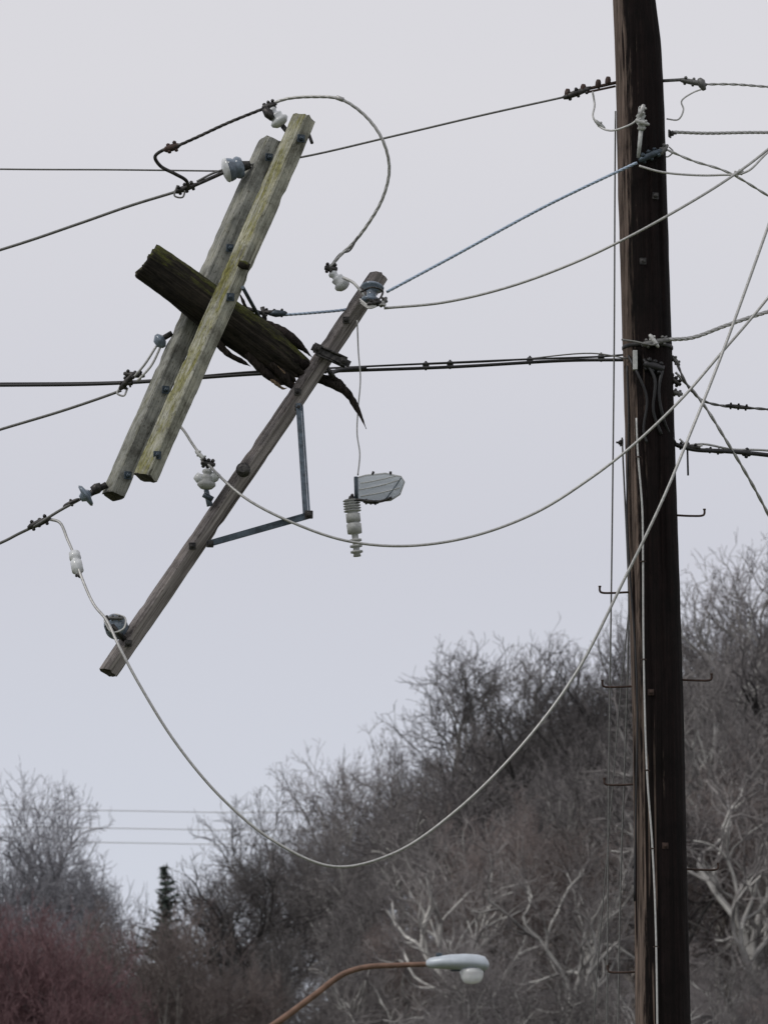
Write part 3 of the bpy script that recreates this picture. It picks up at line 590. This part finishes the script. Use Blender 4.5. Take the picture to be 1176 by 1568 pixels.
# ------------------------------------------------------------------ trees
def barkmat(name, c, c2, sc=1.3):
    m, nt, b = newmat(name); L = nt.links; tc = N(nt, 'ShaderNodeTexCoord'); n1 = N(nt, 'ShaderNodeTexNoise', Scale=sc, Detail=5.0); L.new(tc.outputs['Object'], n1.inputs['Vector'])
    r = ramp(nt, [(0.35, c), (0.65, c2)]); L.new(n1.outputs['Fac'], r.inputs['Fac'])
    oi = N(nt, 'ShaderNodeObjectInfo'); hs = N(nt, 'ShaderNodeHueSaturation'); mr = N(nt, 'ShaderNodeMapRange'); mr.inputs['To Min'].default_value = .6; mr.inputs['To Max'].default_value = 1.25
    L.new(oi.outputs['Random'], mr.inputs['Value']); L.new(mr.outputs[0], hs.inputs['Value']); L.new(r.outputs['Color'], hs.inputs['Color'])
    L.new(hs.outputs[0], b.inputs['Base Color']); b.inputs['Roughness'].default_value = 1; b.inputs['Specular IOR Level'].default_value = .1; return m
T_near = (barkmat("bark_grey_limb", (0.09, 0.086, 0.085), (0.50, 0.49, 0.465), .6), barkmat("bark_grey_twig", (0.15, 0.14, 0.14), (0.29, 0.275, 0.27), .4))
T_far = (barkmat("bark_hazed_limb", (0.17, 0.172, 0.185), (0.32, 0.32, 0.34)), barkmat("bark_hazed_twig", (0.21, 0.212, 0.23), (0.33, 0.33, 0.35)))  # distance haze painted into the bark colour as a lighter grey-blue
T_brown = (barkmat("bark_brown_limb", (0.09, 0.078, 0.072), (0.42, 0.395, 0.365), .6), barkmat("bark_brown_twig", (0.15, 0.125, 0.118), (0.27, 0.235, 0.222), .4))
T_open = (barkmat("bark_pale_limb", (0.16, 0.155, 0.15), (0.58, 0.57, 0.54), .5), barkmat("bark_pale_twig", (0.15, 0.14, 0.14), (0.30, 0.285, 0.275), .4))
T_dark = (barkmat("bark_dark_limb", (0.04, 0.038, 0.038), (0.11, 0.105, 0.10), .5), barkmat("bark_dark_twig", (0.08, 0.075, 0.075), (0.17, 0.16, 0.16), .4))
T_red = (barkmat("bark_red_limb", (0.17, 0.14, 0.14), (0.30, 0.25, 0.25)), barkmat("red_buds", (0.21, 0.135, 0.142), (0.36, 0.225, 0.235), .5))
def gen(seed, H=18., rx=.33, cz=.60, rz=.40, kids=(5, 4, 4, 4, 4, 3), lens=(.26, .22, .18, .13, .09, .058, .036), rads=(.32, .22, .135, .075, .040, .023, .0135), up=.10, mn=5500):
    rnd = random.Random(seed); P0 = []; P1 = []; R0 = []; R1 = []; LV = []
    ph0 = rnd.uniform(0, 100)
    def inside(q):
        a = math.atan2(q.y, q.x); lob = 1+.36*noise.noise(Vector((math.cos(a)*1.6+ph0, math.sin(a)*1.6, q.z/H*4.5)))
        return ((q.x**2+q.y**2)/(rx*H*lob)**2+((q.z-cz*H)/(rz*H*lob))**2) < 1
    def grow(p, d, lv):
        L = lens[lv]*H*(.6+.8*rnd.random()); n = (5, 6, 5, 4, 3, 2, 2)[lv]; r = rads[lv]*H/20*(.75+.5*rnd.random()); nodes = [(p, d)]
        rn = rads[min(lv+1, len(rads)-1)]*H/20
        if lv == 0: L = lens[0]*H*(.9+.25*rnd.random())
        for i in range(n):
            jit = .10+.04*lv if lv else .04
            d = Vector((d.x+rnd.gauss(0, jit), d.y+rnd.gauss(0, jit), d.z+rnd.gauss(0, jit)+(up*.5 if lv > 0 else .3))).normalized()
            q = p+d*(L/n); ra = r+(rn-r)*i/n; rb = r+(rn-r)*(i+1)/n
            if lv > 0 and q.z > cz*H*.6 and not inside(q): break
            P0.append(p); P1.append(q); R0.append(ra); R1.append(rb); LV.append(lv); p = q; nodes.append((p, d))
        if lv >= len(kids) or len(nodes) < 2: return
        m_ = len(nodes)-1
        k = kids[lv]+(1 if rnd.random() < .3 else 0)
        for c in range(k):
            term = c < 2
            pp, dd = nodes[-1] if term else nodes[rnd.randint(max(1, m_//2 if lv == 0 else 1), m_)]
            ang = math.radians((rnd.uniform(14, 34) if term else rnd.uniform(35, 65)))
            a, b_, _ = frame(dd); ph = rnd.uniform(0, 6.283)+c*2.4
            nd = dd*math.cos(ang)+(a*math.cos(ph)+b_*math.sin(ph))*math.sin(ang); nd.z += up if lv < 4 else up*1.8; nd.normalize()
            grow(pp, nd, lv+1)
    grow(Vector((0, 0, -.4)), Vector((0, 0, 1)), 0)
    if len(P0) < mn: return gen(seed+1000, H, rx, cz, rz, kids, lens, rads, up, mn)
    a = np.array(P0, dtype=np.float32); b_ = np.array(P1, dtype=np.float32); r0 = np.array(R0)[:, None]; r1 = np.array(R1)[:, None]
    d = b_-a; d /= np.linalg.norm(d, axis=1)[:, None]; ref = np.where(np.abs(d[:, 2:3]) < .9, np.array([[0, 0, 1.]]), np.array([[1., 0, 0]]))
    x = np.cross(ref, d); x /= np.linalg.norm(x, axis=1)[:, None]; y = np.cross(d, x); n = len(a); S = 3; V_ = np.zeros((n, 2*S, 3))
    for j in range(S):
        t = 2*math.pi*j/S; o = x*math.cos(t)+y*math.sin(t); V_[:, j] = a+o*r0; V_[:, S+j] = b_+o*r1
    base = np.arange(n)[:, None]*2*S; fs = []
    for j in range(S): fs.append(np.concatenate([base+j, base+(j+1) % S, base+S+(j+1) % S, base+S+j], axis=1))
    Fc = np.stack(fs, 1).reshape(-1, 4); MI = np.repeat((np.array(LV) > 3).astype(np.int32), S)
    top = float(np.percentile(V_[..., 2], 99.5)); print("TREE", seed, len(P0), round(top, 1)); return V_.reshape(-1, 3), Fc, top, MI
def mk(name, data, mats):
    V_, Fc, top, MI = data; me = bpy.data.meshes.new(name); me.vertices.add(len(V_)); me.vertices.foreach_set('co', V_.astype(np.float32).ravel())
    me.loops.add(Fc.size); me.loops.foreach_set('vertex_index', Fc.astype(np.int32).ravel()); me.polygons.add(len(Fc)); me.polygons.foreach_set('loop_start', np.arange(0, Fc.size, 4, dtype=np.int32))
    for m_ in mats: me.materials.append(m_)
    me.polygons.foreach_set('material_index', MI); me.update(calc_edges=True); return me, top
variants = [gen(11), gen(23, rx=.30), gen(37, rx=.38, up=.06), gen(41, rx=.28, up=.13), gen(59), gen(77, rx=.36)]
opens = [gen(s_, rx=.40, rz=.42, kids=(5, 4, 3, 3, 3, 2), rads=(.36, .27, .18, .11, .06, .03, .016), up=.07, mn=1300) for s_ in (101, 137, 163)]
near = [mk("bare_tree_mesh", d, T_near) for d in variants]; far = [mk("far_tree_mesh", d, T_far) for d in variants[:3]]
brown = [mk("brown_tree_mesh", d, T_brown) for d in variants[2:]]; red = [mk("red_tree_mesh", d, T_red) for d in variants[:2]]
dark = [mk("dark_tree_mesh", d, T_dark) for d in (variants[1], variants[4])]
openl = [mk("open_tree_mesh", d, T_open) for d in opens]+[mk("open_dark_tree_mesh", opens[0], T_dark)]
rng = random.Random(5); tl = empty("tree_line")
def place(name, lib, px, ytop, dist, parent=None, wmul=1.0):
    t = P(px, ytop, 0, dist); x, y, zt = t; g = gz(x, y); me, top = rng.choice(lib); s = max(.3, (zt-g)/top)
    o = bpy.data.objects.new(name, me); scene.collection.objects.link(o); o.location = (x, y, g); o.scale = (s*wmul, s*wmul, s); o.rotation_euler = (0, 0, rng.uniform(0, 6.28)); o.parent = parent; return o
OX = [-900, -400, -60, 0, 80, 150, 190, 330, 380, 430, 510, 545, 600, 660, 690, 760, 850, 930, 1050, 1110, 1176, 1400, 2000]
OY = [1180, 1230, 1215, 1215, 1215, 1260, 1350, 1350, 1270, 1225, 1170, 1205, 1150, 1080, 1010, 985, 985, 945, 900, 875, 840, 830, 900]
ol = lambda x: float(np.interp(x, OX, OY))
for px, py, d, wm in ((505, 1160, 385, .8), (425, 1220, 375, .8), (610, 1135, 395, .85), (715, 995, 390, 1.0), (830, 985, 400, 1.0), (925, 945, 395, .9), (1060, 900, 400, 1.0), (1160, 840, 385, 1.0), (1290, 850, 390, 1.0), (325, 1322, 350, .7)):
    place("bare_tree", near, px, py, d, None, wm)
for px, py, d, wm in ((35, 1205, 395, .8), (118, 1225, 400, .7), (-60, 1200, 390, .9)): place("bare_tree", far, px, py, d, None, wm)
for d, step, lo, hi, lib in ((407, 110, 50, 140, dark), (365, 130, 70, 190, near), (330, 130, 140, 260, near+dark), (295, 130, 220, 350, brown+near[:2])):
    px = -500
    while px < 1750:
        t = ol(px)+rng.uniform(lo, hi)
        if px < 400: t = max(t, 1365+rng.uniform(0, 80))
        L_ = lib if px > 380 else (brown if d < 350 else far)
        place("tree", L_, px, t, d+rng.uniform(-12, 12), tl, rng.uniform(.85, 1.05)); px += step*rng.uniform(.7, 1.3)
for d, step, lo, hi in ((350, 170, 60, 130), (315, 150, 130, 260), (280, 150, 230, 360)):
    px = 400
    while px < 1350:
        place("pale_limbed_tree", openl, px, ol(px)+rng.uniform(lo, hi), d+rng.uniform(-8, 8), tl, rng.uniform(.9, 1.15)); px += step*rng.uniform(.7, 1.3)
for d in (235, 255):
    px = -400
    while px < 1300:
        place("thicket_tree", brown if px < 480 else (near[:2]+brown[:1]+openl[:2]), px, max(1420, ol(px)+400)+rng.uniform(0, 90), d+rng.uniform(-6, 6), tl, rng.uniform(.85, 1.1)); px += rng.uniform(90, 140) if px < 450 else rng.uniform(120, 200)
sh = empty("red_shrub")
for px, py in ((-70, 1405), (0, 1400), (62, 1403), (118, 1412), (-160, 1400)): place("shrub_crown", red, px, py, 280+rng.uniform(-5, 5), sh, .85)
def conifer(px, ytop, dist):
    t = P(px, ytop, 0, dist); g = gz(t.x, t.y); H = t.z-g; h = MB()
    h.tube([Vector((0, 0, -.3)), Vector((0, 0, H*.5)), Vector((0, 0, H))], [.2, .12, .03], T_brown[0], 8); r = random.Random(3)
    mt = simple("conifer_needles", (0.045, 0.065, 0.055), .9, 0, .4, 3, 0, col2=(.10, .135, .11)); k = h.mi(mt)
    z_ = 1.5
    while z_ < H-.1:
        rr = (H-z_)*.24+.15
        for c in range(8):
            a = r.uniform(0, 6.28); Lb = rr*r.uniform(.5, 1.4); d = Vector((math.cos(a), math.sin(a), .1)); zz = z_+r.uniform(-.25, .25); tip = Vector((0, 0, zz))+d*Lb+Vector((0, 0, .2*Lb))
            h.tube([Vector((0, 0, zz)), Vector((0, 0, zz-.05))+d*Lb*.6, tip], [.04, .03, .01], T_brown[0], 4)
            for q in range(int(14+18*Lb)):
                u = r.uniform(.15, 1); c0 = Vector((0, 0, zz)).lerp(tip, u); sd = Vector((r.gauss(0, 1), r.gauss(0, 1), r.gauss(-.2, .6))).normalized()*r.uniform(.15, .4); n_ = Vector((r.gauss(0, 1), r.gauss(0, 1), r.gauss(0, 1))).normalized()*.06
                b0 = len(h.v); h.v += [c0-n_, c0+n_, c0+sd]; h.f.append((b0, b0+1, b0+2)); h.m.append(k); h.sm.append(False)
        z_ += .40
    o = h.obj("conifer_tree"); o.location = (t.x, t.y, g)
conifer(254, 1326, 330)
for px, py, d in ((205, 1395, 300), (300, 1390, 295), (255, 1412, 285)): place("tree", brown, px, py, d, tl, .8)
# ------------------------------------------------------------------ sky & sun
wd = bpy.data.worlds.new("World"); scene.world = wd; wd.use_nodes = True; nt = wd.node_tree; L = nt.links; bg = nt.nodes['Background']; bg.inputs['Strength'].default_value = 0.1
SE = math.radians(48); SR = math.atan2(-0.85, -0.5)
sky = N(nt, 'ShaderNodeTexSky', sky_type='NISHITA'); sky.sun_disc = False; sky.sun_elevation = SE; sky.sun_rotation = SR
tc = N(nt, 'ShaderNodeTexCoord'); sx = N(nt, 'ShaderNodeSeparateXYZ'); L.new(tc.outputs['Generated'], sx.inputs[0])
mr = N(nt, 'ShaderNodeMapRange'); mr.inputs['From Min'].default_value = .08; mr.inputs['From Max'].default_value = .25; L.new(sx.outputs['Z'], mr.inputs['Value'])
nz = N(nt, 'ShaderNodeTexNoise', Scale=5.0, Detail=3.0); L.new(tc.outputs['Generated'], nz.inputs['Vector'])
ad = N(nt, 'ShaderNodeMath', operation='MULTIPLY_ADD'); L.new(nz.outputs['Fac'], ad.inputs[0]); ad.inputs[1].default_value = .3; L.new(mr.outputs[0], ad.inputs[2])
cr = ramp(nt, [(0.15, (0.64, 0.68, 0.77)), (0.62, (0.625, 0.63, 0.695)), (1.0, (0.72, 0.71, 0.745))]); L.new(ad.outputs[0], cr.inputs['Fac'])
sc = N(nt, 'ShaderNodeVectorMath', operation='SCALE'); sc.inputs['Scale'].default_value = 10; L.new(cr.outputs['Color'], sc.inputs[0])
mx = N(nt, 'ShaderNodeMixRGB'); mx.inputs[0].default_value = .05; L.new(sc.outputs[0], mx.inputs[1]); L.new(sky.outputs[0], mx.inputs[2]); L.new(mx.outputs[0], bg.inputs['Color'])
sd = bpy.data.lights.new("sun", 'SUN'); sd.energy = 1.1; sd.angle = math.radians(14); sd.color = (1, .96, .9); so = bpy.data.objects.new("sun", sd); scene.collection.objects.link(so)
dv = Vector((math.sin(SR)*math.cos(SE), math.cos(SR)*math.cos(SE), math.sin(SE))); so.rotation_euler = dv.to_track_quat('Z', 'Y').to_euler()
scene.view_settings.view_transform = 'Standard'; scene.view_settings.look = 'None'; scene.view_settings.exposure = 0
